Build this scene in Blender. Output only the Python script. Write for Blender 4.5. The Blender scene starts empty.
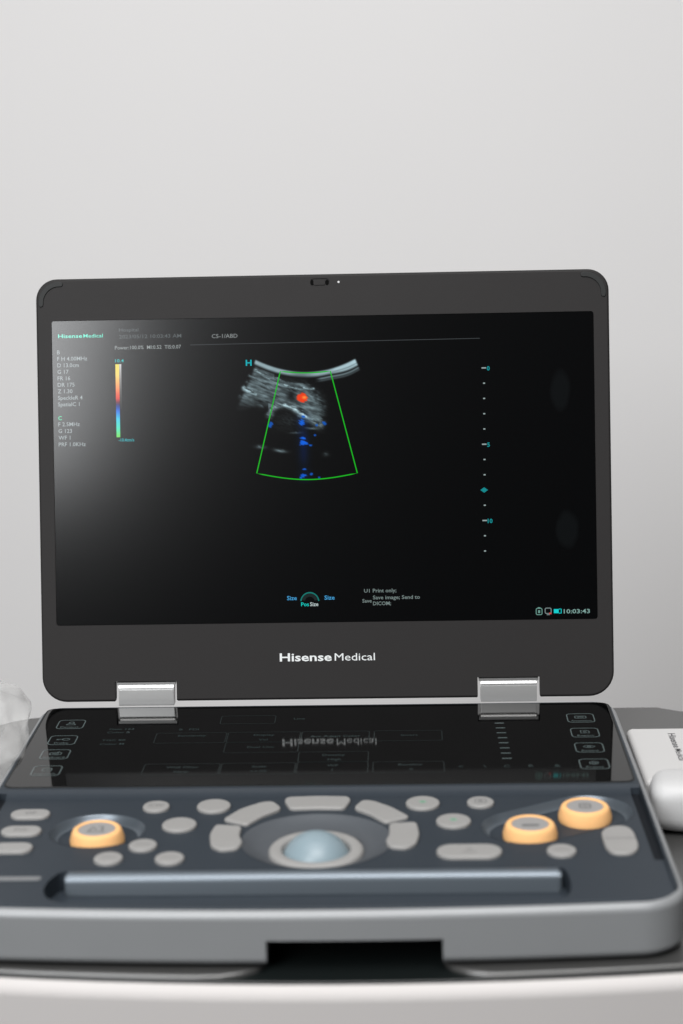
import bpy, bmesh, math, random
from mathutils import Vector, Matrix, noise
random.seed(7)
C = bpy.context.scene.collection
PI = math.pi
sc = bpy.context.scene

# ------------------------------------------------------------------ materials
def mat(name, col, rough=.5, metal=0., spec=.5, emis=None, es=0., coat=0., bump=0., bscale=400., vary=0., vscale=30., attr=False, sss=0., rvar=0.):
    m = bpy.data.materials.new(name); m.use_nodes = True
    nt = m.node_tree; b = nt.nodes['Principled BSDF']
    b.inputs['Base Color'].default_value = (*col, 1); b.inputs['Roughness'].default_value = rough
    b.inputs['Metallic'].default_value = metal; b.inputs['Specular IOR Level'].default_value = spec
    b.inputs['Coat Weight'].default_value = coat
    if emis: b.inputs['Emission Color'].default_value = (*emis, 1); b.inputs['Emission Strength'].default_value = es
    if sss: b.inputs['Subsurface Weight'].default_value = sss; b.inputs['Subsurface Radius'].default_value = (.004, .004, .004)
    tc = nt.nodes.new('ShaderNodeTexCoord')
    if attr:
        a = nt.nodes.new('ShaderNodeAttribute'); a.attribute_name = 'glow'
        nt.links.new(a.outputs['Color'], b.inputs['Emission Color']); b.inputs['Emission Strength'].default_value = 1
    if bump:
        n = nt.nodes.new('ShaderNodeTexNoise'); n.inputs['Scale'].default_value = bscale; n.inputs['Detail'].default_value = 3
        bp = nt.nodes.new('ShaderNodeBump'); bp.inputs['Strength'].default_value = bump; bp.inputs['Distance'].default_value = .0004
        nt.links.new(tc.outputs['Object'], n.inputs['Vector']); nt.links.new(n.outputs['Fac'], bp.inputs['Height'])
        nt.links.new(bp.outputs['Normal'], b.inputs['Normal'])
    if vary:
        n = nt.nodes.new('ShaderNodeTexNoise'); n.inputs['Scale'].default_value = vscale; n.inputs['Detail'].default_value = 5
        r = nt.nodes.new('ShaderNodeMix'); r.data_type = 'RGBA'
        r.inputs['A'].default_value = (*[c*(1-vary) for c in col], 1); r.inputs['B'].default_value = (*[c*(1+vary) for c in col], 1)
        nt.links.new(tc.outputs['Object'], n.inputs['Vector']); nt.links.new(n.outputs['Fac'], r.inputs['Factor'])
        nt.links.new(r.outputs['Result'], b.inputs['Base Color'])
    if rvar:
        n = nt.nodes.new('ShaderNodeTexNoise'); n.inputs['Scale'].default_value = 22; n.inputs['Detail'].default_value = 6
        mr = nt.nodes.new('ShaderNodeMapRange'); mr.inputs['To Min'].default_value = max(0, rough-rvar); mr.inputs['To Max'].default_value = rough+rvar
        nt.links.new(tc.outputs['Object'], n.inputs['Vector']); nt.links.new(n.outputs['Fac'], mr.inputs['Value'])
        nt.links.new(mr.outputs['Result'], b.inputs['Roughness'])
    return m
def lin(r, g, b):
    f = lambda v: (v/255/12.92) if v < 10.3 else ((v/255+.055)/1.055)**2.4
    return (f(r), f(g), f(b))

M = {}
M['wall'] = mat('wall_paint', (.815, .805, .80), .9, vary=.012, vscale=2.5, bump=.15, bscale=120)
M['lid'] = mat('dark_grey_plastic', (.0200, .0188, .0187), .55, spec=.14, bump=.12, bscale=1500, rvar=.06)
M['lid_edge'] = mat('dark_rubber', (.012, .013, .013), .6, spec=.3)
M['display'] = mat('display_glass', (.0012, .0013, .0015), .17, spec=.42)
M['scan'] = mat('scan_pixels', (.0012, .0013, .0015), .17, spec=.42, attr=True)
M['touch'] = mat('black_glass', (.001, .0011, .0012), .055, spec=.30)
M['deck'] = mat('slate_plastic', (.0245, .031, .039), .5, metal=0, spec=.17, bump=.15, bscale=1600, rvar=.05, vary=.05, vscale=40)
M['silver'] = mat('silver_paint', (.245, .253, .259), .48, metal=.22, spec=.5, bump=.12, bscale=1800, rvar=.05, vary=.03, vscale=30)
M['hinge'] = mat('satin_metal', (.55, .55, .545), .40, metal=.75, bump=.05, bscale=900)
M['key'] = mat('warm_grey_rubber', (.242, .238, .231), .58, spec=.4, bump=.15, bscale=1500, vary=.06, vscale=60)
M['keyink'] = mat('grey_ink', (.13, .13, .13), .6)
M['greenink'] = mat('green_ink', (.14, .34, .22), .6)
M['orange'] = mat('orange_rubber', (.76, .43, .185), .65, spec=.12, sss=.12, bump=.12, bscale=1200, vary=.04, vscale=50)
M['kcap'] = mat('knob_grey', (.25, .245, .24), .5, bump=.1, bscale=1200)
M['ball'] = mat('pale_blue_ball', (.195, .255, .285), .38, spec=.4, sss=.15)
M['groove'] = mat('dark_groove', (.006, .0075, .010), .7, spec=.15)
M['ink'] = mat('silver_ink', (.62, .64, .64), .45)
M['tray'] = mat('black_tray', (.006, .008, .008), .3, spec=.4)
M['pad'] = mat('dark_grey_mat', (.042, .042, .041), .30, spec=.8, rvar=.05, vary=.08, vscale=25)
M['cart'] = mat('white_shell', (.47, .45, .44), .7, spec=.2, vary=.01, vscale=8)
M['box'] = mat('white_card', (.45, .445, .44), .6, vary=.015, vscale=20, bump=.1, bscale=500)
M['print'] = mat('black_print', (.035, .035, .04), .6)
M['probe'] = mat('white_plastic', (.44, .44, .44), .5, spec=.5)
M['cable'] = mat('grey_cable', (.35, .35, .35), .4)
M['lens'] = mat('black_lens', (.004, .004, .004), .1)
M['led'] = mat('white_led', (.5, .5, .5), .4)

def paint_reflections(m, spots, col):
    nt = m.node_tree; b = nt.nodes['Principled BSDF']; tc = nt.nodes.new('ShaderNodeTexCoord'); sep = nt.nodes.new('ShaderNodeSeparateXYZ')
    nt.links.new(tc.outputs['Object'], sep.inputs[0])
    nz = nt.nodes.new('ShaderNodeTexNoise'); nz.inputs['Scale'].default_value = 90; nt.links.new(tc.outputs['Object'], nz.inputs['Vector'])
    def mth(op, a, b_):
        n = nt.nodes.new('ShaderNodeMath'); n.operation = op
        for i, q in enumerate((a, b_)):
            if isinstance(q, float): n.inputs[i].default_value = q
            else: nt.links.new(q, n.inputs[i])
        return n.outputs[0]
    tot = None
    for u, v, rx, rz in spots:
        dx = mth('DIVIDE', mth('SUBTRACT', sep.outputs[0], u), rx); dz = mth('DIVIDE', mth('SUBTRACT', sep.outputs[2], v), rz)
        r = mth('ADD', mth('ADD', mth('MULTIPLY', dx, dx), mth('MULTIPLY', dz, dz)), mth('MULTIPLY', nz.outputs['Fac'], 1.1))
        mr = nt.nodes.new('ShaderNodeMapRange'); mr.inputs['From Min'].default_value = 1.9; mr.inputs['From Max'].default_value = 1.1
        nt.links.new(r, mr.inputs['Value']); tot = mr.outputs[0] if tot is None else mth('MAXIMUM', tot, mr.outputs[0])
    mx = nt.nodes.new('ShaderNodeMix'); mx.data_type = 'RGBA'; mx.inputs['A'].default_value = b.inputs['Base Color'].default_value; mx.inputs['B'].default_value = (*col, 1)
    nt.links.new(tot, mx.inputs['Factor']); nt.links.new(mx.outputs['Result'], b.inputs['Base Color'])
paint_reflections(M['display'], [(.1515, .1450, .0062, .0125), (.1548, .0560, .0068, .0115)], (.0030, .0036, .0040))  # two faint oval room reflections, painted into the display's base colour
EM = {}
def em(r, g, b, k=1.):
    key = (r, g, b, k)
    if key not in EM: EM[key] = mat('glow_%d_%d_%d' % (r, g, b), (.0012, .0013, .0015), .17, spec=.42, emis=lin(r, g, b), es=k)
    return EM[key]

# ------------------------------------------------------------------ objects
ORG = {}
def obj(name, bm, m, parent=None, origin=(0, 0, 0), rot=None, smooth=True, mods=None):
    """one mesh object; bm is in its parent's working frame, origin too"""
    if not isinstance(bm, bpy.types.Mesh):
        bmesh.ops.recalc_face_normals(bm, faces=bm.faces)
        me = bpy.data.meshes.new(name); bm.to_mesh(me); bm.free()
    else: me = bm
    o = bpy.data.objects.new(name, me)
    ov = Vector(origin)
    me.transform(Matrix.Translation(-ov))
    me.materials.clear()
    for q in (m if isinstance(m, (list, tuple)) else [m]): me.materials.append(q)
    C.objects.link(o)
    if parent is not None:
        o.parent = parent; o.location = ov - ORG[parent.name]
    else: o.location = ov
    ORG[o.name] = ov.copy()
    if smooth:
        me.shade_smooth() if hasattr(me, 'shade_smooth') else None
        try: me.set_sharp_from_angle(angle=math.radians(38))
        except Exception: pass
        wn = o.modifiers.new('weighted_normals', 'WEIGHTED_NORMAL'); wn.keep_sharp = True; wn.weight = 60
    return o
def root(name, loc):
    o = bpy.data.objects.new(name, None); C.objects.link(o); o.location = loc; o.empty_display_size = .05
    ORG[o.name] = Vector(loc); return o
def tag(o, label=None, cat=None, group=None, kind=None):
    for k, v in (('label', label), ('category', cat), ('group', group), ('kind', kind)):
        if v: o[k] = v
    return o

# ------------------------------------------------------------------ shape helpers
def rrect(x0, y0, x1, y1, r, n=7):
    rs = r if isinstance(r, (list, tuple)) else (r,)*4
    P = []
    for (cx, cy, a, q) in ((x1, y1, 0, rs[0]), (x0, y1, 90, rs[1]), (x0, y0, 180, rs[2]), (x1, y0, 270, rs[3])):
        sx = -1 if cx == x1 else 1; sy = -1 if cy == y1 else 1
        for k in range(n+1):
            t = math.radians(a+90*k/n); P.append((cx+sx*q+q*math.cos(t), cy+sy*q+q*math.sin(t)))
    return P
def ell(cx, cy, rx, ry, n=40):
    return [(cx+rx*math.cos(2*PI*k/n), cy+ry*math.sin(2*PI*k/n)) for k in range(n)]
def fillet(P, r, n=5):
    out = []; L = len(P)
    for i in range(L):
        a, b, c = Vector(P[i-1]), Vector(P[i]), Vector(P[(i+1) % L])
        d1 = (a-b); d2 = (c-b); q1 = min(r, d1.length*.48); q2 = min(r, d2.length*.48)
        s = b+d1.normalized()*q1; e = b+d2.normalized()*q2
        for k in range(n+1):
            t = k/n; out.append(tuple(s*(1-t)**2+b*2*t*(1-t)+e*t*t))
    return out
def area2(P): return sum(P[i-1][0]*P[i][1]-P[i][0]*P[i-1][1] for i in range(len(P)))/2
def inset(P, d):
    if area2(P) < 0: P = P[::-1]
    Q = [P[0]]
    for p in P[1:]:
        if (Vector(p)-Vector(Q[-1])).length > 1e-6: Q.append(p)
    if (Vector(Q[0])-Vector(Q[-1])).length < 1e-6: Q.pop()
    out = []; L = len(Q)
    for i in range(L):
        a, b, c = Vector(Q[i-1]), Vector(Q[i]), Vector(Q[(i+1) % L])
        e1 = (b-a).normalized(); e2 = (c-b).normalized()
        n1 = Vector((-e1.y, e1.x)); n2 = Vector((-e2.y, e2.x)); nn = n1+n2
        if nn.length < 1e-6: nn = n1
        nn.normalize(); k = max(.35, nn.dot(n1))
        out.append(tuple(b+nn*(d/k)))
    return Q, out
def loft(bm, rings, cap0=True, cap1=True):
    V = [[bm.verts.new(p) for p in r] for r in rings]
    n = len(V[0])
    for a, b in zip(V, V[1:]):
        for i in range(n):
            bm.faces.new((a[i-1], a[i], b[i], b[i-1]))
    if cap0: bm.faces.new(V[0][::-1])
    if cap1: bm.faces.new(V[-1])
    return V
def slab(bm, P, z0, z1, bev=0., bb=0., f=None, seg=4):
    """vertical prism with a rounded top (bev) and bottom (bb) edge; f maps (x,y,z)"""
    f = f or (lambda x, y, z: (x, y, z))
    Q, _ = inset(P, .0001)
    R = []
    if bb:
        for k in range(seg):
            a = PI/2*k/seg; _, I = inset(Q, bb*(1-math.sin(a))); R.append((I, z0+bb*(1-math.cos(a))))
        R.append((Q, z0+bb))
    else: R.append((Q, z0))
    if bev:
        R.append((Q, z1-bev))
        for k in range(1, seg+1):
            a = PI/2*k/seg; _, I = inset(Q, bev*(1-math.cos(a))); R.append((I, z1-bev+bev*math.sin(a)))
    else: R.append((Q, z1))
    loft(bm, [[f(x, y, z) for x, y in I] for I, z in R])
    return bm
def lathe(bm, prof, cx=0, cy=0, n=48, sx=1, sy=1, cap0=True, cap1=True):
    loft(bm, [[(cx+sx*r*math.cos(2*PI*k/n), cy+sy*r*math.sin(2*PI*k/n), z) for k in range(n)] for r, z in prof], cap0, cap1)
    return bm
def box(bm, x0, x1, y0, y1, z0, z1):
    loft(bm, [[(x0, y0, z), (x1, y0, z), (x1, y1, z), (x0, y1, z)] for z in (z0, z1)]); return bm
def prism_x(bm, prof, x0, x1, ix0=None):
    """(y,z) profile pushed along x; ix0: function giving x at each end for each profile point"""
    a = [((ix0(-1, y, z) if ix0 else x0), y, z) for y, z in prof]; b = [((ix0(1, y, z) if ix0 else x1), y, z) for y, z in prof]
    loft(bm, [a, b]); return bm
def tmp(bm):
    bmesh.ops.recalc_face_normals(bm, faces=bm.faces)
    me = bpy.data.meshes.new('cut'); bm.to_mesh(me); bm.free()
    o = bpy.data.objects.new('cut', me); C.objects.link(o); return o
def carve(bm, cutters):
    """subtract cutter bmeshes, give back a plain mesh"""
    base = tmp(bm); cs = [tmp(c) for c in cutters]
    for c in cs:
        md = base.modifiers.new('b', 'BOOLEAN'); md.operation = 'DIFFERENCE'; md.solver = 'EXACT'; md.object = c
    dg = bpy.context.evaluated_depsgraph_get(); dg.update()
    me = bpy.data.meshes.new_from_object(base.evaluated_get(dg))
    for o in [base]+cs:
        d = o.data; bpy.data.objects.remove(o); bpy.data.meshes.remove(d)
    return me
def stroke(bm, pts, w, f, closed=False):
    """flat ribbon of width w along 2D pts; f maps (x,y)->3D"""
    P = [Vector(p) for p in pts]; n = len(P); L = []; R = []
    for i in range(n):
        a = P[i-1] if (i or closed) else P[i]; c = P[(i+1) % n] if (i < n-1 or closed) else P[i]
        t = (c-a).normalized() if (c-a).length else Vector((1, 0)); nn = Vector((-t.y, t.x))*w/2
        L.append(bm.verts.new(f(*(P[i]+nn)))); R.append(bm.verts.new(f(*(P[i]-nn))))
    for i in range(n if closed else n-1):
        j = (i+1) % n; bm.faces.new((L[i], R[i], R[j], L[j]))
def quad(bm, x0, y0, x1, y1, f):
    bm.faces.new([bm.verts.new(f(*p)) for p in ((x0, y0), (x1, y0), (x1, y1), (x0, y1))])
def text(bm, s, x, y, h, f, align='l', width=None, bold=0.):
    """lettering: cap height h, baseline at y, optional exact width; f maps (x,y)->3D"""
    cu = bpy.data.curves.new('t', 'FONT'); cu.body = s; cu.size = 1; cu.resolution_u = 2; cu.offset = bold; cu.fill_mode = 'FRONT'
    o = bpy.data.objects.new('t', cu); C.objects.link(o)
    dg = bpy.context.evaluated_depsgraph_get(); dg.update()
    me = bpy.data.meshes.new_from_object(o.evaluated_get(dg))
    bpy.data.objects.remove(o); bpy.data.curves.remove(cu)
    if not me.vertices: return 0
    xs = [v.co.x for v in me.vertices]; x0, x1 = min(xs), max(xs)
    k = h/.69; kx = (width/(x1-x0)) if width else k; w = (x1-x0)*kx
    ox = x-(0 if align == 'l' else w/2 if align == 'c' else w)
    V = [bm.verts.new(f(ox+(v.co.x-x0)*kx, y+v.co.y*k)) for v in me.vertices]
    for p in me.polygons:
        try: bm.faces.new([V[i] for i in p.vertices])
        except ValueError: pass
    bpy.data.meshes.remove(me); return w

mm = .001
# ================================================================== SETTING
bm = bmesh.new()
WY = 1.15
loft(bm, [[(-2.6, WY, z), (2.6, WY, z), (2.6, WY+.1, z), (-2.6, WY+.1, z)] for z in (-1.2, 2.2)])
tag(obj('wall', bm, M['wall'], smooth=False), kind='structure')

# ================================================================== CART
TX = .015
def bowed(hw, yf, yb, bow, r, n=14, dx=TX):
    P = []
    fr = [(dx+hw*(k/n*2-1), 0) for k in range(n+1)]
    xs = hw-r
    P += [(dx-xs+2*xs*k/n, yf+bow*((-xs+2*xs*k/n)/.164)**2) for k in range(n+1)]
    ye = yf+bow*(xs/.164)**2
    P += [(dx+hw-r+r*math.sin(a), ye+r-r*math.cos(a)) for a in [PI/2*k/8 for k in range(1, 9)]]
    P += [(dx+hw-r+r*math.cos(a), yb-r+r*math.sin(a)) for a in [PI/2*k/8 for k in range(9)]]
    P += [(dx-hw+r-r*math.sin(a), yb-r+r*math.cos(a)) for a in [PI/2*k/8 for k in range(9)]]
    P += [(dx-hw+r-r*math.cos(a), ye+r-r*math.sin(a)) for a in [PI/2*k/8 for k in range(8)]]
    return P
TZ = -.0352
cart = root('medical_cart', (TX, -.1, -.14))
tag(cart, 'white medical cart with bowed front edge and black tray top under the ultrasound machine', 'cart')
bm = bmesh.new(); slab(bm, bowed(.266, -.3112, .084, .010, .06), -.14, -.0342, bev=.0075, seg=10)
obj('tabletop', bm, M['cart'], cart, (TX, -.1, -.14))
bm = bmesh.new(); slab(bm, bowed(.258, -.3062, .090, .010, .058), -.0395, -.0333, bev=.0012)
obj('tray', bm, M['tray'], cart, (TX, -.1, -.04))
def pad_outline(s):
    # one mat each side of the open channel under the handle
    P = []
    if s < 0:
        xs = [TX-.235+(-.052-(TX-.235))*k/12 for k in range(13)]
        P = [(x, -.3055+.010*((x-TX)/.164)**2) for x in xs]
        P += [(-.040, -.3035), (-.030, -.3005), (-.023, -.296), (-.0195, -.291), (-.0185, -.284), (-.0185, .087), (TX-.205, .087), (TX-.235, .069)]
    else:
        xs = [.099+(TX+.235-.099)*k/12 for k in range(13)]
        P = [(.067, .088), (.067, -.284), (.068, -.291), (.0715, -.296), (.079, -.3005), (.089, -.3032)]
        P += [(x, -.3055+.010*((x-TX)/.164)**2) for x in xs]
        P += [(TX+.247, -.27), (TX+.247, .05), (TX+.237, .069), (TX+.206, .088)]
    return P
for s in (-1, 1):
    bm = bmesh.new(); slab(bm, pad_outline(s), -.0334, -.0308, bev=.0022)
    obj('tray_mat', bm, M['pad'], cart, (TX+s*.1, -.1, -.036))

# ================================================================== ULTRASOUND MACHINE
RO = (0, -.14, -.0308)
mach = root('ultrasound_machine', RO)
tag(mach, 'open laptop-style portable ultrasound machine with lit scan display, orange knobs and trackball', 'ultrasound machine')

def base_outline(hw, yb, yf, bow, rb, rf, n=16):
    xs = hw-rf
    P = [(-xs+2*xs*k/n, yf+bow*((-xs+2*xs*k/n)/.145)**2) for k in range(n+1)]
    ye = yf+bow*(xs/.145)**2
    P += [(xs+rf*math.sin(a), ye+rf*.9-rf*.9*math.cos(a)) for a in [PI/2*k/10 for k in range(1, 11)]]
    P += [(hw-rb+rb*math.cos(a), yb-rb+rb*math.sin(a)) for a in [PI/2*k/6 for k in range(7)]]
    P += [(-hw+rb-rb*math.sin(a), yb-rb+rb*math.cos(a)) for a in [PI/2*k/6 for k in range(7)]]
    P += [(-xs-rf*math.cos(a), ye+rf*.9-rf*.9*math.sin(a)) for a in [PI/2*k/10 for k in range(10)]]
    return P
OUT = [(x*(1-.0125*min(1, max(0, (y+.25)/.25))), y) for x, y in base_outline(.1854, .0115, -.2985, .0052, .014, .026)]
bm = bmesh.new(); slab(bm, OUT, -.0287, -.0012, bev=.0042, bb=.004, seg=6)
cut = [box(bmesh.new(), -.018, .0667, -.32, -.245, -.04, -.0157), slab(bmesh.new(), inset(OUT, .0036)[1], -.0132, .01)]
obj('base_housing', carve(bm, cut), M['silver'], mach, (0, -.14, -.0287))

# deck: slate top with the sunken control field, knob wells, trackball dish, hand trough and side slots
def zd(y): return -.0040+.0028*min(1, max(0, (-.144-y)/.14))
_, OUTD = inset(OUT, .0034)
bm = bmesh.new(); slab(bm, OUTD, -.0128, 0., bev=.0012, seg=3)
def field():
    b = bmesh.new()
    prof = [(-.1365, .001), (-.1385, -.0006), (-.1440, zd(-.144)), (-.287, zd(-.287)), (-.2885, .001)]
    prism_x(b, prof, -.1798, .1798); return b
def well(pts, depth, flare):
    b = bmesh.new(); Q, I = inset(pts, flare)
    R = [[(x, y, .002) for x, y in Q], [(x, y, zd(y)-.0001) for x, y in Q]]
    for t in (.06, .15, .25, .4, .55, .7, .85, 1.):
        R.append([(qx+(ix-qx)*t, qy+(iy-qy)*t, zd(qy+(iy-qy)*t)-depth*math.sin(PI/2*t)) for (qx, qy), (ix, iy) in zip(Q, I)])
    loft(b, R); return b
def pill_between(a, b_, r, n=16):
    a = Vector(a); b_ = Vector(b_); d = (b_-a); th = math.atan2(d.y, d.x)
    return [tuple(b_+Vector((math.cos(t), math.sin(t)))*r) for t in [th-PI/2+PI*k/n for k in range(n+1)]] + \
           [tuple(a+Vector((math.cos(t), math.sin(t)))*r) for t in [th+PI/2+PI*k/n for k in range(n+1)]]
TR0, TR1 = -.1222, .1268
def trough():
    b = bmesh.new()
    P = [(TR0-.003, -.2458), (TR0-.0072, -.2580), (TR0-.0076, -.2690), (TR0-.0045, -.2790), (TR0+.004, -.2855), (TR0+.016, -.2862), (TR1-.012, -.2862), (TR1-.002, -.2850), (TR1+.0022, -.2780), (TR1+.0034, -.2670), (TR1+.0032, -.2560), (TR1+.002, -.2458)]
    slab(b, fillet(P, .004, 3), -.0121, .002); return b
def slot(s):
    b = bmesh.new(); x0, x1 = sorted((s*.1748, s*.1797)); prism_x(b, [(-.2375, .002), (-.2375, zd(-.2375)-.0014), (-.144, zd(-.144)-.0014), (-.1395, zd(-.144)-.0014), (-.1395, .002)], x0, x1); return b
KN = [(-.1147, -.1960), (.1153, -.1940), (.1467, -.1685)]
cut = [field(), trough(), slot(-1), slot(1),
       well(ell(-.1155, -.1905, .0258, .0243, 44), .0046, .0045),
       well(pill_between((.1135, -.1905), (.1490, -.1680), .0240), .0046, .0045),
       well(ell(.0028, -.2065, .0400, .0385, 56), .0042, .0135)]
obj('control_panel', carve(bm, cut), M['deck'], mach, (0, -.14, -.012))
M['gloss'] = mat('slate_gloss', (.105, .125, .145), .34, metal=.5, bump=.05, bscale=1500)
M['dish'] = mat('slate_dish', (.072, .080, .090), .45, metal=.2, bump=.08, bscale=1500)
def recess(name, pts, depth, flare, m, k=1., floor=False):
    # the smooth wall lining a recess, standing 0.15 mm proud of the cut
    b = bmesh.new(); Q, I = inset(pts, flare*k); Q = inset(pts, .00012)[1]
    R = [[(x, y, zd(y)+.0001) for x, y in Q]]
    for t in (.06, .15, .25, .4, .55, .7, .85, 1.):
        R.append([(qx+(ix-qx)*t, qy+(iy-qy)*t, zd(qy+(iy-qy)*t)-depth*math.sin(PI/2*t)*k+.00025) for (qx, qy), (ix, iy) in zip(Q, I)])
    if floor: R.append([(qx+(ix-qx)*1.18, qy+(iy-qy)*1.18, zd(qy+(iy-qy)*1.18)-depth*k+.00025) for (qx, qy), (ix, iy) in zip(Q, I)])
    loft(b, R, False, False)
    cx = sum(p[0] for p in pts)/len(pts); cy = sum(p[1] for p in pts)/len(pts)
    return obj(name, b, m, mach, (cx, cy, zd(cy)-depth), mods=None)
recess('knob_recess', ell(-.1155, -.1905, .0258, .0243, 44), .0046, .0045, M['gloss'])
recess('knob_recess', pill_between((.1135, -.1905), (.1490, -.1680), .0240), .0046, .0045, M['gloss'])
recess('trackball_recess', ell(.0028, -.2065, .0400, .0385, 56), .0042, .0135, M['dish'], floor=True)
for s in (-1, 1):
    b = bmesh.new(); x0, x1 = sorted((s*.1750, s*.1795)); prism_x(b, [(-.2373, zd(-.2375)-.0020), (-.2373, zd(-.2375)-.0009), (-.144, zd(-.144)-.0009), (-.1402, zd(-.144)-.0009), (-.1402, zd(-.144)-.0020)], x0, x1)
    obj('side_groove', b, M['groove'], mach, (s*.177, -.19, -.0091))
b = bmesh.new(); zt = zd(-.25)
prof = [(-.2462, zt-.0110), (-.2462, zt-.0006), (-.2474, zt+.0004), (-.2490, zt+.0005), (-.2508, zt-.0001), (-.2524, zt-.0014), (-.2534, zt-.0032), (-.2546, zt-.0098), (-.2540, zt-.0106)]
prism_x(b, prof, TR0+.0002, TR1-.0002)
bmesh.ops.recalc_face_normals(b, faces=b.faces)
bmesh.ops.bevel(b, geom=[e for e in b.edges if abs((e.verts[0].co-e.verts[1].co).x) < 1e-5], offset=.0012, segments=3, affect='EDGES', clamp_overlap=True)
obj('hand_rest', b, M['gloss'], mach, (0, -.25, zt))
# ---- touch panel
bm = bmesh.new(); slab(bm, rrect(-.1775, -.1335, .1775, .0045, .005), -.002, .0004, bev=.0003, seg=2)
# thin black seam round the glass
seam = bmesh.new(); Q = rrect(-.1786, -.1346, .1786, .0056, .006)
slab(seam, Q, -.0018, .00015)
touch = obj('touch_panel', bm, M['touch'], mach, (0, -.066, -.002))
obj('touch_panel_seam', seam, M['lid_edge'], touch, (0, -.066, -.0018))
ft = lambda x, y: (x, y, .00052)
dim = em(92, 104, 104); dimmer = em(48, 60, 60); faint = em(38, 46, 46)
def key_icon(b, kind, cx, cy):
    w = .0005
    S = lambda pts, c=False: stroke(b, [(cx+x*mm, cy+y*mm) for x, y in pts], w, ft, c)
    if kind == 'person': S([(-3, -1), (-1.6, 1.6), (1.6, 1.6), (3, -1)]); S(ell(0, 3, 1.5, 1.5, 12), True); S([(-3, -1), (3, -1)])
    elif kind == 'probe': S(ell(1.8, 1.3, 2.2, 1.7, 14), True); S([(-.4, 1.3), (-4, 1.3)]); S([(-4, .6), (-2.4, .6)])
    elif kind == 'keyboard': S(rrect(-3.4, -.8, 3.4, 3, .8, 3), True); S([(-2, .4), (2, .4)]); S([(-2, 1.8), (2, 1.8)]); S([(0, 3), (2, 4.4)])
    elif kind == 'edit': S(rrect(-2.6, -1, 2.6, 4, .9, 3), True); S([(-1, .6), (2.8, 3.6)])
    elif kind == 'annotate': S(rrect(-3.4, -.6, 3.4, 3.6, .9, 3), True); S([(-2, 1), (-.6, 1)]); S([(0, 1), (2, 1)]); S([(-2, 2.3), (2, 2.3)])
    elif kind == 'report': S([(-2.4, -.8), (-2.4, 4), (1.2, 4), (2.6, 2.6), (2.6, -.8)], True); S([(-1.2, .8), (1.4, .8)]); S([(-1.2, 2.2), (1, 2.2)])
    elif kind == 'eye': S([(-3.6, 1.6), (-1.8, 3.2), (1.8, 3.2), (3.6, 1.6), (1.8, 0), (-1.8, 0)], True); S(ell(0, 1.6, 1.0, 1.0, 12), True)
    elif kind == 'gear': S([(2.8*(1 if k % 2 else .8)*math.cos(PI*k/6), 1.7+2.8*(1 if k % 2 else .8)*math.sin(PI*k/6)) for k in range(12)], True); S(ell(0, 1.7, 1.1, 1.1, 10), True)
for sx, rows in ((-1, [('person', 'Patient', -.0265), ('probe', 'Probe', -.0555), ('keyboard', 'Keyboard', -.0805), ('edit', 'Exam Mode', -.1080)]),
                 (1, [('annotate', 'Annotation', -.0250), ('report', 'Report', -.0520), ('eye', 'Review', -.0783), ('gear', 'Preset', -.1058)])):
    for kind, word, cy in rows:
        b = bmesh.new(); cx = sx*.1582
        stroke(b, rrect(cx-.0082, cy-.0080, cx+.0082, cy+.0080, .0028, 4), .0006, ft, True)
        key_icon(b, kind, cx, cy); text(b, word, cx, cy-.0062, .0022, ft, 'c', width=min(.0125, .0015*len(word)+.001))
        obj('touch_key', b, dim, touch, (cx, cy, .0005))
b = bmesh.new()
for (x0, y1, x1, y0) in [(-102, -45, -59, -63), (-58, -45, -14, -63), (-58, -63, -14, -81), (-13, -45, 28, -63), (-13, -81, 28, -98), (-102, -99, -58, -117), (-57, -99, -14, -117), (-13, -98, 28, -117), (31, -45, 72, -63), (31, -99, 72, -117), (-65, -14, -31, -29)]:
    stroke(b, rrect(x0*mm, y0*mm, x1*mm, y1*mm, .0015, 3), .0004, ft, True)
obj('touch_menu_frames', b, faint, touch, (0, -.066, .0005))
b = bmesh.new()
for s, x, y in [('Display', -36, -51.5), ('Vel', -36, -60), ('Dual Live', -36.5, -73), ('Acc Adapt Color', 7.5, -55), ('Density', 7.6, -88), ('High', 8.2, -95.5), ('WF', 7.6, -105.5), ('1', 7.6, -113), ('Scale', -35, -106), ('+1.05', -35, -113.5),
                ('Line', -16, -22), ('Wall Filter', -79.5, -106), ('Near', -79.3, -113.5), ('Sensitivity', -80, -51.5), ('Invert', 52.4, -54.5), ('Baseline', 52.5, -105.2), ('0', 53, -113), ('B', -88, -40), ('PDI', -80, -40),
                ('Gain 123', -125, -38), ('Color B', -126, -44), ('TGC 80', -127, -58), ('Color M', -127, -65)]:
    b = bmesh.new(); text(b, s, x*mm, y*mm, .0030, ft, 'c', bold=.004); obj('touch_lettering', b, dimmer, touch, (x*mm, y*mm, .0005), smooth=False)
for x, y, s in [(81.6, -110, '<'), (95.4, -110, '\\'), (108, -110, 'C'), (122, -110, 'R'), (137, -110, '&')]:
    b = bmesh.new(); text(b, s, x*mm, y*mm, .004, ft, 'c'); obj('touch_lettering', b, dimmer, touch, (x*mm, y*mm, .0005), smooth=False)
b = bmesh.new()
for k in range(8): y = -.0330-.0089*k; x = .1077+.0006*k/4; stroke(b, [(x-.0028, y), (x+.0028, y)], .0011, ft)
obj('slider_ticks', b, dim, touch, (.108, -.066, .0005))

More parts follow.
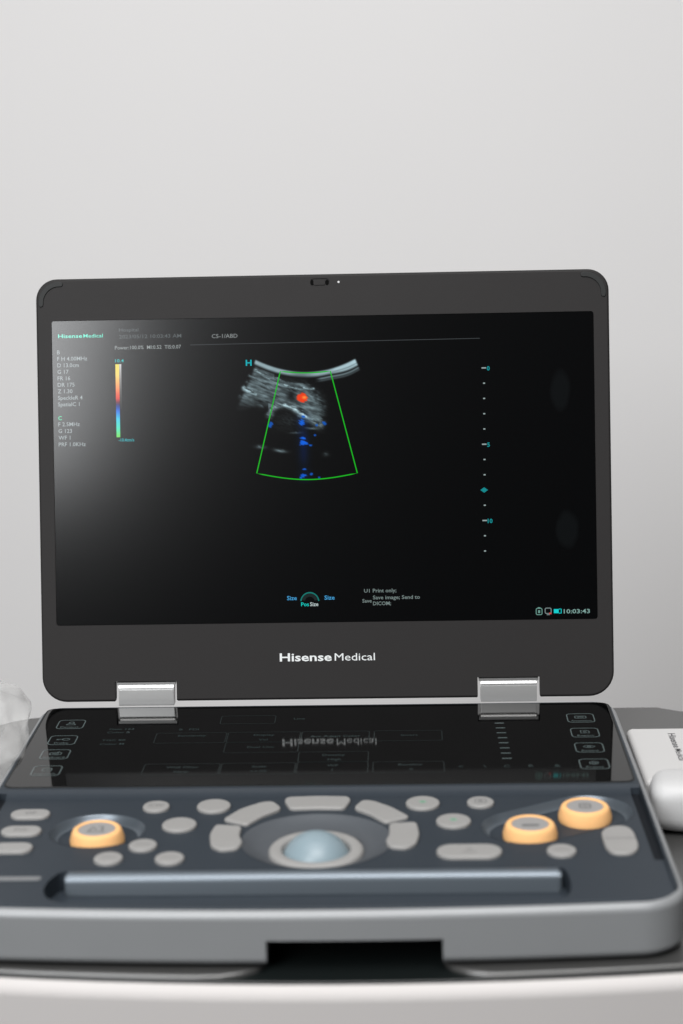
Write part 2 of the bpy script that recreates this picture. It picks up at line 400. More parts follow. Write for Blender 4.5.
# ---- buttons
def press(name, P, m=None, h=.0021, bev=.0011, parent=mach):
    cx = sum(p[0] for p in P)/len(P); cy = sum(p[1] for p in P)/len(P)
    b = bmesh.new(); z = zd(cy); slab(b, P, z-.0028, z+h, bev=bev, seg=4)
    return obj(name, b, m or M['key'], mach, (cx, cy, z-.0028)), z+h+.00006
def mark(o, z, cx, cy, kind, m=None):
    b = bmesh.new(); f = lambda x, y: (x, y, z)
    if kind == 'dash': stroke(b, [(cx-.004, cy), (cx+.004, cy)], .0006, f)
    elif kind == 'sq': stroke(b, rrect(cx-.003, cy-.0025, cx+.003, cy+.0025, .0008, 3), .0006, f, True); quad(b, cx-.0012, cy-.001, cx+.0012, cy+.001, f)
    elif kind == 'snow':
        for k in range(3): a = PI*k/3; stroke(b, [(cx-.0022*math.cos(a), cy-.0022*math.sin(a)), (cx+.0022*math.cos(a), cy+.0022*math.sin(a))], .0007, f)
    elif kind == 'tri': stroke(b, [(cx-.004, cy-.002), (cx+.004, cy-.002)], .0006, f); stroke(b, [(cx-.0015, cy+.001), (cx+.0015, cy+.001), (cx, cy+.003)], .0006, f, True)
    else: text(b, kind, cx, cy-.0018, .0034, f, 'c', bold=.01)
    obj('button_mark', b, m or M['keyink'], o, (cx, cy, z))
ya = lambda y, k=.0035: y+k
for cx, cy, r, k in [(-.1030, -.2325, .0075, 'dash'), (-.0876, -.2150, .0075, 'dash'), (-.0714, -.2330, .0076, 'dash'), (-.0880, -.1580, .0075, 'CW'), (-.0719, -.1860, .0094, None), (-.0561, -.1582, .0094, None),
                     (.0590, -.1565, .0094, ('snow', 1)), (.0907, -.1560, .0075, 'sq'), (.0751, -.1840, .0094, ('snow', 1)), (.1290, -.2270, .0076, 'dash')]:
    o, z = press('button', ell(cx, cy, r, r, 40))
    if k: mark(o, z, cx, cy, k[0] if isinstance(k, tuple) else k, M['greenink'] if isinstance(k, tuple) else None)
for cy, k in ((-.1680, 'M'), (-.1930, 'PW'), (-.2170, None)):
    o, z = press('pill_button', rrect(-.1668, cy-.0062, -.1450, cy+.0062, .0061, 8))
    if k: mark(o, z, -.1558, cy, 'VIF' if k == 'M' else 'PW')
o, z = press('pill_button', rrect(.0651, -.2355, .0987, -.2185, .0084, 8)); mark(o, z, .0819, -.2275, 'tri')
# arc keys round the trackball
ARC = [[(-16.9, -153.7), (-15.7, -149.7), (0.8, -148.6), (17.3, -149.7), (18.7, -153.7), (15.7, -165.5), (1.2, -164.6), (-13.2, -165.5)],
       [(-48.4, -181.3), (-35.8, -188.6), (-28.1, -175.8), (-19.0, -166.0), (-24.0, -156.5), (-29.7, -157.6), (-40.6, -167.3)],
       [(-51.7, -191.5), (-38.6, -193.6), (-38.9, -206.0), (-36.4, -214.5), (-38.0, -222.5), (-46.5, -224.5), (-51.3, -219.0), (-53.3, -204.0)],
       [(26.0, -156.0), (31.5, -157.0), (42, -167), (51.0, -180.0), (38.8, -187.0), (30.8, -175.0), (21.9, -166.0)],
       [(41.4, -191.7), (54.7, -190.3), (56.0, -205.5), (54.2, -218.5), (49.5, -223.8), (41.6, -222.0), (39.6, -214.0), (41.6, -206.2)]]
for P in ARC:
    press('arc_button', fillet(inset([(x*mm, (y+2.6)*mm) for x, y in P], -.0008)[1], .0034), h=.0021)
RK = [(151.4, -204.7), (156.3, -197.5), (165.4, -196.8), (168.7, -203.7), (169.2, -222.5), (167.3, -230.2), (162.6, -234.2), (154.5, -233.5), (151.7, -225.7)]
o, z = press('rocker_button', fillet([(x*mm, (y+2)*mm) for x, y in RK], .005))
b = bmesh.new(); stroke(b, [(.1525, -.2128), (.168, -.2128)], .0007, lambda x, y: (x, y, z)); obj('button_mark', b, M['keyink'], o, (.16, -.2128, z))
b = bmesh.new(); zz = zd(-.2555); slab(b, rrect(-.172, -.2575, -.1332, -.2530, .0021, 5), zz-.002, zz+.0004, bev=.0003, seg=2)
obj('status_light_bar', b, mat('grey_bar', (.15, .155, .16), .5), mach, (-.15, -.2555, zz))
# ---- knobs
for (kx, ky), ic in zip(KN, ('M', 'PW', 'B')):
    z0 = zd(ky)-.0045; b = bmesh.new()
    prof = [(.0144, z0), (.0145, z0+.0026), (.0134, z0+.0062), (.0127, z0+.0075), (.0118, z0+.0081), (.0108, z0+.0082), (.0101, z0+.0079), (.0098, z0+.0072)]
    lathe(b, prof, kx, ky, 56)
    k = obj('rotary_knob', b, M['orange'], mach, (kx, ky, z0))
    b = bmesh.new(); lathe(b, [(.0099, z0+.0066), (.0098, z0+.0076), (.0088, z0+.0078), (.003, z0+.0077)], kx, ky, 48)
    obj('knob_cap', b, M['kcap'], k, (kx, ky, z0+.0072))
    b = bmesh.new(); f = lambda x, y, z=z0+.00788: (x, y, z)
    if ic == 'M':
        stroke(b, [(kx-.004, ky-.003), (kx-.0022, ky+.003), (kx, ky-.002)], .0009, f); stroke(b, [(kx+.0006, ky+.003), (kx+.003, ky+.003), (kx+.003, ky-.003)], .0009, f)
        stroke(b, [(kx-.005, ky-.0038), (kx+.005, ky-.0038)], .0007, f)
    elif ic == 'PW':
        quad(b, kx-.0045, ky-.0035, kx+.0045, ky-.0008, f)
    else:
        stroke(b, rrect(kx-.0028, ky-.003, kx+.0028, ky+.003, .001, 3), .0009, f, True); stroke(b, [(kx-.0014, ky), (kx+.0014, ky)], .0009, f)
    obj('knob_mark', b, M['keyink'], k, (kx, ky, z0+.0088))
# ---- trackball
TB = (.0028, -.2152)
zb = zd(TB[1])-.0040
b = bmesh.new(); lathe(b, [(.0250, zb-.001), (.0248, zb+.0018), (.0238, zb+.0030), (.0215, zb+.0036), (.0185, zb+.0030), (.0176, zb+.0016), (.0172, zb-.001)], *TB, 64, cap0=False, cap1=False)
ring = obj('trackball_ring', b, M['key'], mach, (*TB, zb))
b = bmesh.new(); lathe(b, [(.0185, zb-.0006), (.005, zb-.0006)], *TB, 40)
obj('ball_socket', b, M['groove'], ring, (*TB, zb))
b = bmesh.new(); bmesh.ops.create_uvsphere(b, u_segments=64, v_segments=40, radius=.0186); bmesh.ops.translate(b, verts=b.verts, vec=(*TB, zb-.0070))
obj('trackball', b, M['ball'], mach, (*TB, zb-.008))

# ---- hinges
TILT = .2076; HO = Vector((0, .02144, .05183))
def lidp(u, v, w):   # lid frame -> machine frame
    return Vector((u, HO.y+v*math.sin(TILT)-w*math.cos(TILT), HO.z+v*math.cos(TILT)+w*math.sin(TILT)))
for s in (-1, 1):
    x0, x1 = sorted((s*.0983, s*.1340))
    b = bmesh.new()
    a = lidp(0, -.0405, -.0005); c = lidp(0, -.056, -.0005)
    prof = [(a.y+.0085, a.z-.001), (a.y+.004, a.z+.0016), (a.y+.001, a.z+.0010), (a.y-.0001, a.z-.0009), (lidp(0, -.0418, -.0005).y, lidp(0, -.0418, -.0005).z), (lidp(0, -.0420, -.0020).y, lidp(0, -.0420, -.0020).z), (lidp(0, -.0432, -.0020).y, lidp(0, -.0432, -.0020).z), (lidp(0, -.0434, -.0005).y, lidp(0, -.0434, -.0005).z), (c.y+.0016, .0005), (c.y+.0020, -.0008), (c.y+.0085, -.0008)]
    prism_x(b, prof, x0, x1)
    bmesh.ops.recalc_face_normals(b, faces=b.faces)
    bmesh.ops.bevel(b, geom=[e for e in b.edges if abs((e.verts[0].co-e.verts[1].co).x) < 1e-5], offset=.00025, segments=2, affect='EDGES', clamp_overlap=True)
    h = obj('hinge', b, M['hinge'], mach, ((x0+x1)/2, a.y, a.z))
    b = bmesh.new(); p = lidp(0, -.0384, -.0003)
    prism_x(b, [(p.y, p.z), (p.y+.0002, p.z-.0016), (p.y+.007, p.z-.0016), (p.y+.007, p.z)], x0-.0011, x1+.0011)
    obj('hinge_cap', b, M['hinge'], h, ((x0+x1)/2, p.y, p.z))

# ---- lid (built flat in its own frame: x=u, y=-w, z=v, then tilted back)
fl = lambda u, v, w=0.: (u, -w, v)
LO = rrect(-.1828, -.0500, .1828, .2210, (.0130, .0130, .0155, .0155), 9)
b = bmesh.new()
slab(b, LO, -.0080, 0., bev=.0012, bb=.003, seg=3, f=fl)
def lbox(u0, u1, v0, v1, w0, w1):
    q = bmesh.new(); loft(q, [[fl(u0, v0, w), fl(u1, v0, w), fl(u1, v1, w), fl(u0, v1, w)] for w in (w0, w1)]); return q
DX = .1721
q = bmesh.new(); slab(q, rrect(-DX-.0012, -.0012, DX+.0012, .1946, .0018, 4), -.0012, .002, f=fl)
q2 = [lbox(u0, u1, -.06, -.0375, -.02, .01) for u0, u1 in ((-.1362, -.0964), (.0964, .1362))]
q3 = bmesh.new(); slab(q3, rrect(-.0066, .2137, .0058, .2186, .0022, 4), -.0006, .002, f=fl)
lid = obj('lid', carve(b, [q, q3]+q2), M['lid'], mach, tuple(HO*0), smooth=True)
lid.location = HO-Vector(RO); lid.rotation_euler = (-TILT, 0, 0); ORG[lid.name] = Vector((0, 0, 0))
b = bmesh.new(); slab(b, inset(LO, -.0005)[1], -.0062, -.0022, f=fl)
obj('edge_trim', carve(b, [lbox(u0, u1, -.06, -.0370, -.02, .01) for u0, u1 in ((-.1366, -.0960), (.0960, .1366))]), M['lid_edge'], lid, (0, .004, .08))
for s in (-1, 1):   # rubber corner bumpers: curved sausage set in the corner
    b = bmesh.new(); P = []
    c = Vector((s*(.1828-.0148), .2210-.0148)); R_ = .0118
    arc = [c+Vector((s*math.sin(t), math.cos(t)))*R_ for t in [math.radians(-12+114*k/16) for k in range(17)]]
    L = []; Rr = []
    for i, p in enumerate(arc):
        d = (p-c).normalized(); wdt = .0016 if 0 < i < 16 else .0009
        L.append(tuple(p+d*wdt)); Rr.append(tuple(p-d*wdt))
    slab(b, L+Rr[::-1], -.001, .0007, bev=.0004, f=fl, seg=2)
    obj('corner_bumper', b, M['lid_edge'], lid, fl(arc[8].x, arc[8].y, 0))
b = bmesh.new(); slab(b, rrect(-.0046, .2143, .0030, .2180, .0010, 4), -.001, -.0001, bev=.0003, f=fl, seg=2)
obj('webcam_shutter', b, M['lid'], lid, fl(0, .216, -.001))
b = bmesh.new()
for u in (-.0054, .0042): slab(b, ell(u, .2161, .0011, .0017, 16), -.0005, -.0002, f=fl)
obj('webcam', b, M['lens'], lid, fl(0, .216, 0))
b = bmesh.new(); slab(b, ell(.0115, .2161, .0007, .0007, 16), -.0005, .0002, f=fl)
obj('indicator_light', b, M['led'], lid, fl(.0115, .216, 0))
b = bmesh.new(); ff = lambda u, v: fl(u, v, .00025)
w = text(b, 'Hisense', -.0298, -.0257, .0050, ff, width=.0333, bold=.018)
text(b, 'Medical', .0054, -.0257, .0047, ff, width=.0257, bold=.0)
obj('brand_lettering', b, M['ink'], lid, fl(0, -.024, 0))

# ---- display
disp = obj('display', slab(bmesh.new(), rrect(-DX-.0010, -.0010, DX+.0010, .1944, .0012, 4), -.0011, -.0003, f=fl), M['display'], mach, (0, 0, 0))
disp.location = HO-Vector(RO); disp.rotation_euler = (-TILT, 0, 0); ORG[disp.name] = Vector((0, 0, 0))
fd = lambda u, v: fl(u, v, -.00022)
fe = lambda u, v: fl(u, v, -.00014)
def dtext(rows, m, name='screen_lettering', bold=.0):
    b = bmesh.new()
    for r in rows: text(b, r[0], r[1]*mm, r[2]*mm, (r[3] if len(r) > 3 else 2.5)*mm, fd, r[5] if len(r) > 5 else 'l', width=(r[4]*mm if len(r) > 4 and r[4] else None), bold=bold)
    return obj(name, b, m, disp, fd(rows[0][1]*mm, rows[0][2]*mm))
white = em(150, 160, 162); cyan = em(60, 205, 190); grey = em(120, 130, 130)
rows = []
vy = 173.2
for i, s in enumerate(['B', 'F H 4.00MHz', 'D 13.0cm', 'G 17', 'FR 16', 'DR 175', 'Z 1.30', 'SpeckleR 4', 'SpatialC 1']): rows.append((s, -169.9, 173.2-4.17*i))
for i, s in enumerate(['F 2.5MHz', 'G 123', 'WF 1', 'PRF 1.0KHz']): rows.append((s, -169.9, 127-4.3*i))
dtext(rows, white, bold=.006)
dtext([('C', -169.9, 131.0)], em(60, 220, 160), bold=.01)
b = bmesh.new(); text(b, 'Hisense', -.1691, .1836, .0024, fd, width=.0155, bold=.012); text(b, 'Medical', -.1528, .1836, .0023, fd, width=.0125, bold=.004)
obj('screen_lettering', b, em(95, 235, 205), disp, fd(-.155, .184))
dtext([('Hospital', -129.8, 187.0, 2.2, 12.5), ('2023/05/12 10:03:43 AM', -129.8, 182.6, 2.3, 40)], em(88, 95, 97), bold=.004)
dtext([('C5-1/ABD', -70.2, 181.8, 2.5, 16.5)], em(135, 140, 140), bold=.004)
dtext([('Power:100.0%  MI:0.52  TIS:0.07', -132.6, 175.6, 2.3, 42.5)], em(150, 157, 157), bold=.004)
b = bmesh.new(); stroke(b, [(-.0842, .1777), (.1010, .1786)], .0004, fd); obj('screen_rule', b, em(62, 66, 68), disp, fd(0, .178))
dtext([('10.4', -132.6, 167.4, 2.0, 5.5)], em(40, 190, 190), bold=.008)
dtext([('-10.4cm/s', -131.2, 116.6, 2.0, 10)], em(40, 190, 200), bold=.004)
b = bmesh.new()
f = fd
text(b, 'H', -.0487, .1638, .0036, fe, width=.0038, bold=.03)
obj('screen_lettering', b, em(0, 170, 180), disp, f(-.047, .1655))
# colour bar and grey bar
def glowmesh(b, name, origin, m=None):
    return obj(name, b, m or M['scan'], disp, origin, smooth=False)
def setcol(me, fn):
    a = me.color_attributes.new('glow', 'FLOAT_COLOR', 'POINT')
    for i, v in enumerate(me.vertices): a.data[i].color = (*fn(v.co), 1)
def grid(nx, ny, f, keep=None):
    b = bmesh.new(); V = {}
    for j in range(ny+1):
        for i in range(nx+1): V[i, j] = b.verts.new(f(i/nx, j/ny))
    for j in range(ny):
        for i in range(nx): b.faces.new((V[i, j], V[i+1, j], V[i+1, j+1], V[i, j+1]))
    return b
RAMP = [(0, (235, 220, 90)), (.15, (250, 215, 110)), (.32, (245, 150, 90)), (.47, (225, 60, 50)), (.53, (90, 30, 60)), (.58, (20, 60, 150)), (.64, (20, 110, 225)), (.75, (50, 200, 230)), (.88, (70, 225, 190)), (1, (120, 220, 90))]
def ramp(t):
    for (a, c), (d, e) in zip(RAMP, RAMP[1:]):
        if t <= d:
            k = (t-a)/(d-a); return lin(*[c[i]*(1-k)+e[i]*k for i in range(3)])
    return lin(*RAMP[-1][1])
U = lambda px, py: (-10.2+(px-306)*.6372+(py-374)*-.0045)*mm
Vv = lambda px, py: (157.8-(py-374)*.6372-(px-306)*.0085)*mm
o = glowmesh(grid(1, 40, lambda a, t: fd(-.1325+.0024*a, .1662-.0468*t)), 'colour_bar', (0, 0, 0)); setcol(o.data, lambda c: ramp(min(1, max(0, (.1662-c.z)/.0468))))
o = glowmesh(grid(1, 40, lambda a, t: fd(-.1300+.0013*a, .1662-.0290*t)), 'grey_bar', (0, 0, 0))
setcol(o.data, lambda c: lin(*[max(25, 215-190*min(1, max(0, (.1662-c.z)/.0290))**.8)]*3))

# ultrasound scan: pixel picture worked out from arcs, bands and speckle
def ss(a, b_, x):
    t = min(1, max(0, (x-a)/(b_-a))); return t*t*(3-2*t)
def g(x, s): return math.exp(-(x/s)**2)
def arc_y(x): return 133-((x-375)/235)**2*62 if x > 375 else 133-((x-375)/245)**2*58
STREAK = [(145, 498, 26, 9, 4, 120), (242, 517, 30, 8, 8, 165), (465, 535, 16, 11, 0, 60), (318, 429, 32, 5, -3, 85), (405, 408, 34, 6, 3, 130)]
# (polyline, half width, brightness, how much the speckle breaks it up)
LINES = [([(60, 208), (85, 226), (125, 241)], 9, 165, .5), ([(95, 150), (150, 190), (215, 222)], 6, 95, .8), ([(120, 122), (180, 160), (250, 196), (330, 214), (405, 214)], 6, 135, .5), ([(150, 128), (215, 158), (262, 176)], 5, 95, .7),
         ([(205, 182), (262, 212), (315, 228)], 6, 90, .8), ([(225, 228), (262, 250), (300, 282)], 7, 85, .8), ([(80, 180), (140, 214), (205, 246)], 6, 75, .9), ([(50, 255), (100, 272), (160, 300)], 9, 60, .9),
         ([(192, 345), (205, 315), (228, 297), (262, 293), (300, 304), (345, 332)], 13, 120, .7), ([(262, 294), (305, 308), (352, 338), (372, 352)], 9, 165, .5), ([(350, 338), (392, 362), (436, 388)], 20, 105, .9), ([(375, 290), (420, 305), (446, 330)], 18, 75, 1.0),
         ([(400, 232), (432, 262), (448, 300)], 18, 62, 1.0), ([(330, 226), (372, 222), (405, 236)], 9, 80, .8), ([(318, 290), (360, 300), (400, 322)], 12, 70, .9)]
def polyline(zx, zy, P):
    best = 1e9
    for (x0, y0), (x1, y1) in zip(P, P[1:]):
        dx, dy = x1-x0, y1-y0; t = min(1, max(0, ((zx-x0)*dx+(zy-y0)*dy)/(dx*dx+dy*dy)))
        best = min(best, math.hypot(zx-x0-t*dx, zy-y0-t*dy))
    return best
BLUE = [(195, 385, 12, 16), (348, 380, 17, 15), (358, 350, 9, 9), (458, 381, 12, 10), (421, 391, 7, 7), (412, 442, 8, 5), (352, 454, 17, 6), (356, 478, 22, 13), (390, 490, 8, 6), (360, 608, 16, 5), (356, 638, 17, 10), (394, 631, 8, 8), (340, 650, 8, 6), (432, 647, 7, 5)]
def scan(zx, zy):
    sl = zy-zx*.36; n1 = noise.fractal(Vector((zx/22, sl/8, 1.3)), 1., 2., 3); n2 = noise.fractal(Vector((zx/55, zy/30, 7.7)), 1., 2., 3)
    rot = noise.fractal(Vector(((zx+zy*.3)/85, sl/13, 3.1)), 1., 2., 2)
    ay = arc_y(zx); d = zy-ay
    v = 0.; tint = (.84, .98, 1.02)
    inarc = ss(116, 128, zx+(zy-75)*.35)*(1-ss(604, 618, zx-(zy-65)*.42))
    # transducer band
    th = 23+14*ss(470, 600, zx)
    band = ss(-7, 5, d)*(1-ss(th-10, th+9, d))*inarc
    lv = 175+30*ss(470, 520, zx)-45*g(zx-345, 70)-60*g(d-th*.62, 3.5)*ss(470, 520, zx)+12*n2
    v = max(v, band*lv)
    if zx > 405: v = max(v, inarc*ss(408, 450, zx)*(125*g(d-th-13, 5)+70*g(d-th-24, 5)))
    # tissue of the left sector, layered and speckled
    edge = 130-(zy-75)*.46
    left = ss(edge-4, edge+18, zx)
    right = 400+(zy-210)*.5 if zy < 300 else 452
    tissue = left*(1-ss(right-22, right+10, zx+16*n1))*ss(24, 40, d)
    floor_ = 312 if zx < 185 else 300+abs(zx-255)*.18 if zx < 340 else 315+(zx-340)*.95
    tissue *= 1-ss(floor_-55 if zx < 185 else floor_-14, floor_+14, zy+14*n2)
    lay = 88+22*n1+48*rot+36*n2
    if 24 < d < 56 and zx > 215: lay *= .25+.4*ss(46, 58, d)
    v = max(v, tissue*max(8, lay))
    for P, wd, br, brk in LINES:
        if min(p[0] for p in P)-60 < zx < max(p[0] for p in P)+60 and min(p[1] for p in P)-60 < zy < max(p[1] for p in P)+60:
            v = max(v, 1.25*br*g(polyline(zx+9*n2, zy+7*n1, P), wd*1.25)*max(0, 1-brk*.3+brk*(.7*n1+.4*rot)))
    v *= 1-.8*g(zx-296, 24)*g(zy-250, 24)
    v = max(v, 27*g(zx-285, 80)*g(zy-370, 48)*(.9+n1))
    for (cx, cy, sx, sy, sl, br) in STREAK:
        yy = zy-cy-(zx-cx)*sl/max(sx, 1)*.5; v = max(v, br*g(zx-cx, sx)*g(yy+3*n1, sy)*(.8+.4*n1))
    v = max(0, v)
    c = [v*tint[0], v*tint[1], v*tint[2]]
    r = math.hypot((zx-352)/30, (zy-258)/24)+.22*n1
    k = 1-ss(.75, 1.05, r)
    if k > 0:
        hot = 1-ss(0, .75, math.hypot((zx-362)/26, (zy-256)/18))
        red = (235+20*hot, 62+85*hot, 22+40*hot); c = [c[i]*(1-k)+red[i]*k for i in range(3)]
    for (cx, cy, rx, ry) in BLUE:
        r = math.hypot((zx-cx)/rx, (zy-cy)/ry)+.6*n1
        k = (1-ss(.55, 1.1, r))*.9
        if k > 0: c = [c[i]*(1-k)+(8, 88, 190)[i]*k for i in range(3)]
    k = .42*g(zx-356, 26)*g(zy-540, 60)+.5*g(zx-356, 28)*g(zy-455, 50)+.4*g(zx-350, 30)*g(zy-375, 30)+.4*g(zx-362, 30)*g(zy-640, 30)
    c = [c[0], c[1]+30*k, c[2]+95*k]
    return lin(*[min(255, q) for q in c])
def sgrid(a, t):
    zx = 10+640*a; zy = 50+630*t; px = 230+zx/4.879; py = 345+zy/4.879
    return fd(U(px, py), Vv(px, py))
NX, NY = 170, 168
b = grid(NX, NY, sgrid)
o = glowmesh(b, 'scan_image', (0, 0, 0))
a = o.data.color_attributes.new('glow', 'FLOAT_COLOR', 'POINT')
i = 0
for j in range(NY+1):
    for k in range(NX+1):
        a.data[i].color = (*scan(10+640*k/NX, 50+630*j/NY), 1); i += 1
def Z(zx, zy): px = 230+zx/4.879; py = 345+zy/4.879; return (U(px, py), Vv(px, py))
b = bmesh.new()
top = [Z(245+245*k/10, 128+8*math.sin(PI*k/10)) for k in range(11)]; bot = [Z(618-493*k/16, 627+31*math.sin(PI*k/16)) for k in range(17)]
stroke(b, top+bot, .0007, fe, True)
obj('colour_box_outline', b, em(22, 178, 30), disp, fe(*Z(370, 400)), smooth=False)
# depth ruler
b = bmesh.new(); b2 = bmesh.new()
for k in range(13):
    u = .1034-.0010*k/12; v = .1597-.00972*k
    if k == 8: stroke(b2, [(u-.0024, v), (u-.0004, v+.0013), (u+.0016, v), (u-.0004, v-.0013)], .0008, fd, True); quad(b2, u-.0015, v-.0006, u+.0007, v+.0006, fd); continue
    ln = .0016 if k in (0, 5, 10) else .0007
    quad(b, u-ln, v-.0004, u+ln*.8, v+.0004, fd)
    if k in (0, 5, 10): b3 = bmesh.new(); text(b3, str(k), u+.0017, v-.0016, .0026, fd, bold=.03); obj('depth_number', b3, em(20, 140, 145), disp, fd(u, v), smooth=False)
obj('depth_scale', b, em(150, 165, 165), disp, fd(.103, .1))
obj('focus_marker', b2, em(20, 140, 145), disp, fd(.105, .1))
# footer
dtext([('Size', -24.6, 13.4, 2.6, 6.3), ('Size', -.6, 13.4, 2.6, 6.5)], em(70, 160, 215), bold=.01)
dtext([('Pos', -15.6, 9.4, 2.4, 5)], em(20, 205, 195), bold=.012); dtext([('Size', -9.9, 9.4, 2.4, 5.3)], em(190, 205, 205), bold=.012)
b = bmesh.new(); stroke(b, [(-.0100+.0058*math.cos(t), .0118+.0062*math.sin(t)) for t in [math.radians(8+164*k/16) for k in range(17)]], .0008, fd); obj('dial_symbol', b, em(18, 120, 112), disp, fd(-.01, .015))
b = bmesh.new(); stroke(b, [(-.0100+.0042*math.cos(t), .0125+.0040*math.sin(t)) for t in [math.radians(8+164*k/12) for k in range(13)]], .0022, fe); obj('dial_symbol', b, em(26, 36, 36), disp, fd(-.01, .014))
dtext([('U1', 24.8, 17.6, 2.2, 3.6), ('Print only;', 30.4, 17.6, 2.3, 15), ('Save', 23.6, 11.2, 2.2, 6), ('Save image; Send to', 30.4, 13.2, 2.3, 30), ('DICOM;', 30.4, 9.4, 2.3, 11.5)], em(118, 132, 130), bold=.012)
dtext([('10:03:43', 151.8, 2.6, 2.6, 16.6)], em(128, 165, 158), bold=.012)
b = bmesh.new(); stroke(b, rrect(.1343, .0020, .1380, .0060, .0008, 3), .0005, fd, True); quad(b, .1355, .0030, .1368, .0048, fd); quad(b, .1353, .0060, .1370, .0067, fd); obj('status_symbol', b, em(105, 150, 140), disp, fd(.136, .004))
b = bmesh.new(); stroke(b, rrect(.1400, .0027, .1438, .0061, .0008, 3), .0005, fd, True); stroke(b, [(.1410, .0019), (.1428, .0019)], .0005, fd); obj('status_symbol', b, em(125, 140, 140), disp, fd(.142, .004))
b = bmesh.new(); quad(b, .1425, .0022, .1440, .0032, fe); obj('status_symbol', b, em(200, 70, 70), disp, fd(.143, .003))
b = bmesh.new(); quad(b, .1455, .0028, .1486, .0054, fd); stroke(b, [(.1487, .0028), (.1502, .0028), (.1502, .0054), (.1487, .0054)], .0005, fd); obj('status_symbol', b, em(20, 205, 205), disp, fd(.147, .004))

# ================================================================== WHITE BOX, PROBE, BAG
BX = Vector((.1905, -.0220, -.0308))
b = bmesh.new(); slab(b, rrect(.1868, -.112, .2900, -.0195, .0040, 5), -.0308, -.0080, bev=.0036, bb=.001, seg=5)
bx = obj('white_box', b, M['box'], None, (.24, -.067, -.0308))
tag(bx, 'small flat white box with rounded edges and printed brand name lying right of the machine', 'box')
b = bmesh.new(); fb = lambda x, y: (.2110+y, -.0315-x, -.0079)
w = text(b, 'Hisense', 0, 0, .0042, fb, width=.0255, bold=.018)
text(b, 'Medical', .0275, 0, .0040, fb, width=.0200, bold=.004)
obj('printed_lettering', b, M['print'], bx, (.213, -.05, -.0079))
# probe: rounded white head lying on the mat, with its strain relief and lead going off to the right
pr = root('transducer_probe', (.2065, -.125, -.0308))
tag(pr, 'rounded white plastic probe head resting in front of the small white box', 'probe')
def sweep(b, pts, rad, n=24, sz=1.):
    rings = []
    for i, (p, r) in enumerate(zip(pts, rad)):
        p = Vector(p); t = (Vector(pts[min(i+1, len(pts)-1)])-Vector(pts[max(i-1, 0)])).normalized()
        a = t.cross(Vector((0, 0, 1))).normalized(); c = a.cross(t).normalized()
        rings.append([tuple(p+a*r*math.cos(2*PI*k/n)+c*r*sz*math.sin(2*PI*k/n)) for k in range(n)])
    loft(b, rings)
b = bmesh.new()
d = Vector((.99, -.12, 0)).normalized(); p0 = Vector((.1880, -.121, -.0152))
prof = [(0, .004), (.0005, .0085), (.0018, .0118), (.0042, .0142), (.008, .0156), (.016, .0162), (.030, .0160), (.040, .0144), (.052, .0125), (.080, .0118), (.084, .008)]
rings = []
sd = d.cross(Vector((0, 0, 1))).normalized()
for s_, r in prof:
    ring_ = []
    for k in range(40):
        t = 2*PI*k/40; c_, n_ = math.cos(t), math.sin(t)
        ring_.append(tuple(p0+d*s_+sd*(r*1.15*math.copysign(abs(c_)**.62, c_))+Vector((0, 0, r*.95*math.copysign(abs(n_)**.62, n_)))))
    rings.append(ring_)
loft(b, rings)
obj('probe_head', b, M['probe'], pr, tuple(p0))
b = bmesh.new(); q = p0+d*.082
sweep(b, [q+d*.03*k/4+Vector((0, -.0006*k*k, -.0018*k)) for k in range(9)], [.006-.0003*k for k in range(9)], 16)
obj('probe_cable', b, M['cable'], pr, tuple(q))

# clear plastic bag, crumpled
m = bpy.data.materials.new('clear_plastic_film'); m.use_nodes = True; nt = m.node_tree; nt.nodes.clear()
out = nt.nodes.new('ShaderNodeOutputMaterial'); mx = nt.nodes.new('ShaderNodeMixShader'); tr = nt.nodes.new('ShaderNodeBsdfTransparent'); pb = nt.nodes.new('ShaderNodeBsdfPrincipled')
pb.inputs['Base Color'].default_value = (.78, .78, .77, 1); pb.inputs['Roughness'].default_value = .25; pb.inputs['Specular IOR Level'].default_value = .8
lw = nt.nodes.new('ShaderNodeLayerWeight'); lw.inputs['Blend'].default_value = .35
mr = nt.nodes.new('ShaderNodeMapRange'); mr.inputs['To Min'].default_value = .13; mr.inputs['To Max'].default_value = .5
nt.links.new(lw.outputs['Facing'], mr.inputs['Value']); nt.links.new(mr.outputs['Result'], mx.inputs['Fac'])
nt.links.new(tr.outputs[0], mx.inputs[1]); nt.links.new(pb.outputs[0], mx.inputs[2]); nt.links.new(mx.outputs[0], out.inputs['Surface'])
M['film'] = m
b = bmesh.new(); bmesh.ops.create_icosphere(b, subdivisions=6, radius=1)
for v in b.verts:
    n = v.co.copy()
    k = 1+.18*noise.fractal(n*1.4+Vector((4, 1, 2)), 1., 2., 2)-.14*abs(noise.noise(n*1.9+Vector((1, 7, 3))))-.022*abs(noise.noise(n*4.2+Vector((9, 2, 5))))
    v.co = Vector((-.2225+n.x*k*.048*(1-.30*max(0, n.z)), -.050+n.y*k*.080, max(-.0306, -.002+n.z*k*.040)))
bag = obj('plastic_bag', b, M['film'], None, (-.222, -.055, -.0308), smooth=False); bag.data.shade_smooth()
tag(bag, 'crumpled clear plastic bag lying on the tray left of the ultrasound machine', 'bag')

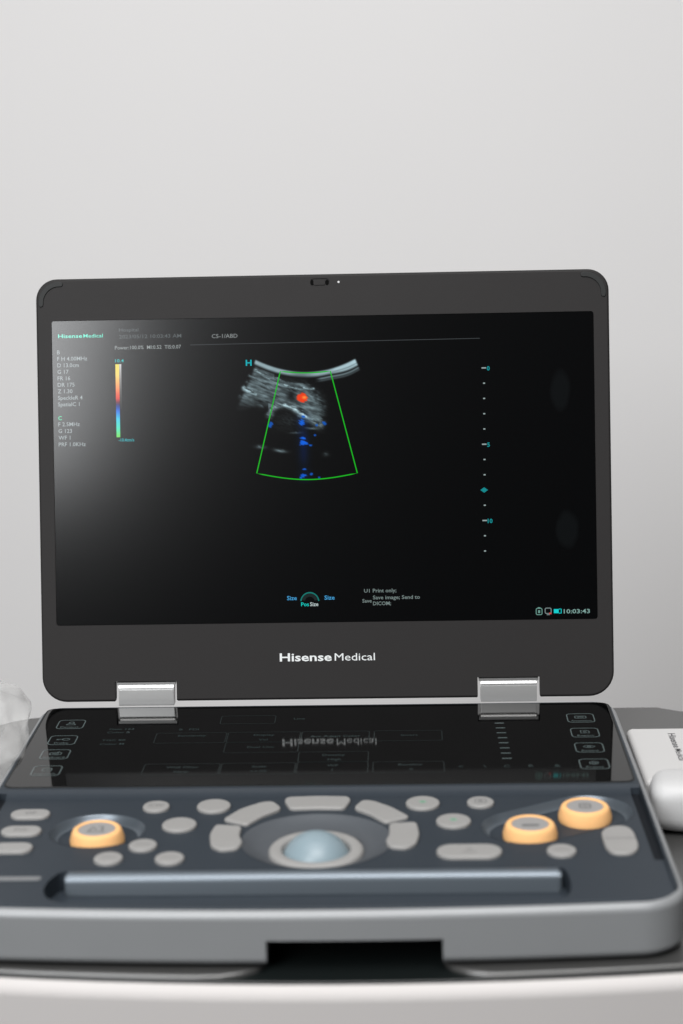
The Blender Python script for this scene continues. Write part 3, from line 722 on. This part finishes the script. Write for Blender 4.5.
# ================================================================== LIGHT
W = bpy.data.worlds.new('World'); sc.world = W; W.use_nodes = True
bg = W.node_tree.nodes['Background']; bg.inputs['Color'].default_value = (.96, .98, 1, 1); bg.inputs['Strength'].default_value = .02
def area(name, loc, target, sx, sy, power, col=(1, 1, 1), spread=180):
    l = bpy.data.lights.new(name, 'AREA'); l.shape = 'RECTANGLE'; l.size = sx; l.size_y = sy; l.energy = power; l.color = col; l.spread = math.radians(spread)
    o = bpy.data.objects.new(name, l); C.objects.link(o); o.location = loc
    o.rotation_euler = (Vector(target)-Vector(loc)).to_track_quat('-Z', 'Y').to_euler(); return o
area('ceiling_lamp', (0, -.35, 2.2), (0, -.1, 0), 2.0, 1.4, 14, (1, .985, .975), 130)
area('window_light', (-.865, -1.9, 1.16), (0, 0, .15), .82, 1.1, 41, (.97, .985, 1))
area('room_lamp', (.15, -1.3, 2.05), (0, .1, -.1), 1.5, .9, 27, (1, .99, .985), 130)

# ================================================================== CAMERA
cd = bpy.data.cameras.new('camera'); cam = bpy.data.objects.new('camera', cd); C.objects.link(cam); sc.camera = cam
pitch, yaw, roll = .21773, .03507, -.02255
cp, sp, cy_, sy_ = math.cos(pitch), math.sin(pitch), math.cos(yaw), math.sin(yaw)
fw = Vector((-sy_*cp, cy_*cp, -sp)); rt = Vector((cy_, sy_, 0)); up = rt.cross(fw)
r2 = rt*math.cos(roll)+up*math.sin(roll); u2 = up*math.cos(roll)-rt*math.sin(roll)
Rm = Matrix((r2, u2, -fw)).transposed()
cam.matrix_world = Matrix.Translation((.05119, -1.10537, .37223)) @ Rm.to_4x4()
cd.sensor_fit = 'VERTICAL'; cd.sensor_height = 36; cd.sensor_width = 24; cd.lens = 1830/1024*36
cd.clip_start = .02; cd.clip_end = 50
cd.dof.use_dof = True; cd.dof.focus_distance = 1.165; cd.dof.aperture_fstop = 5.6
sc.view_settings.view_transform = 'Standard'; sc.view_settings.look = 'None'; sc.view_settings.exposure = 0; sc.view_settings.gamma = 1
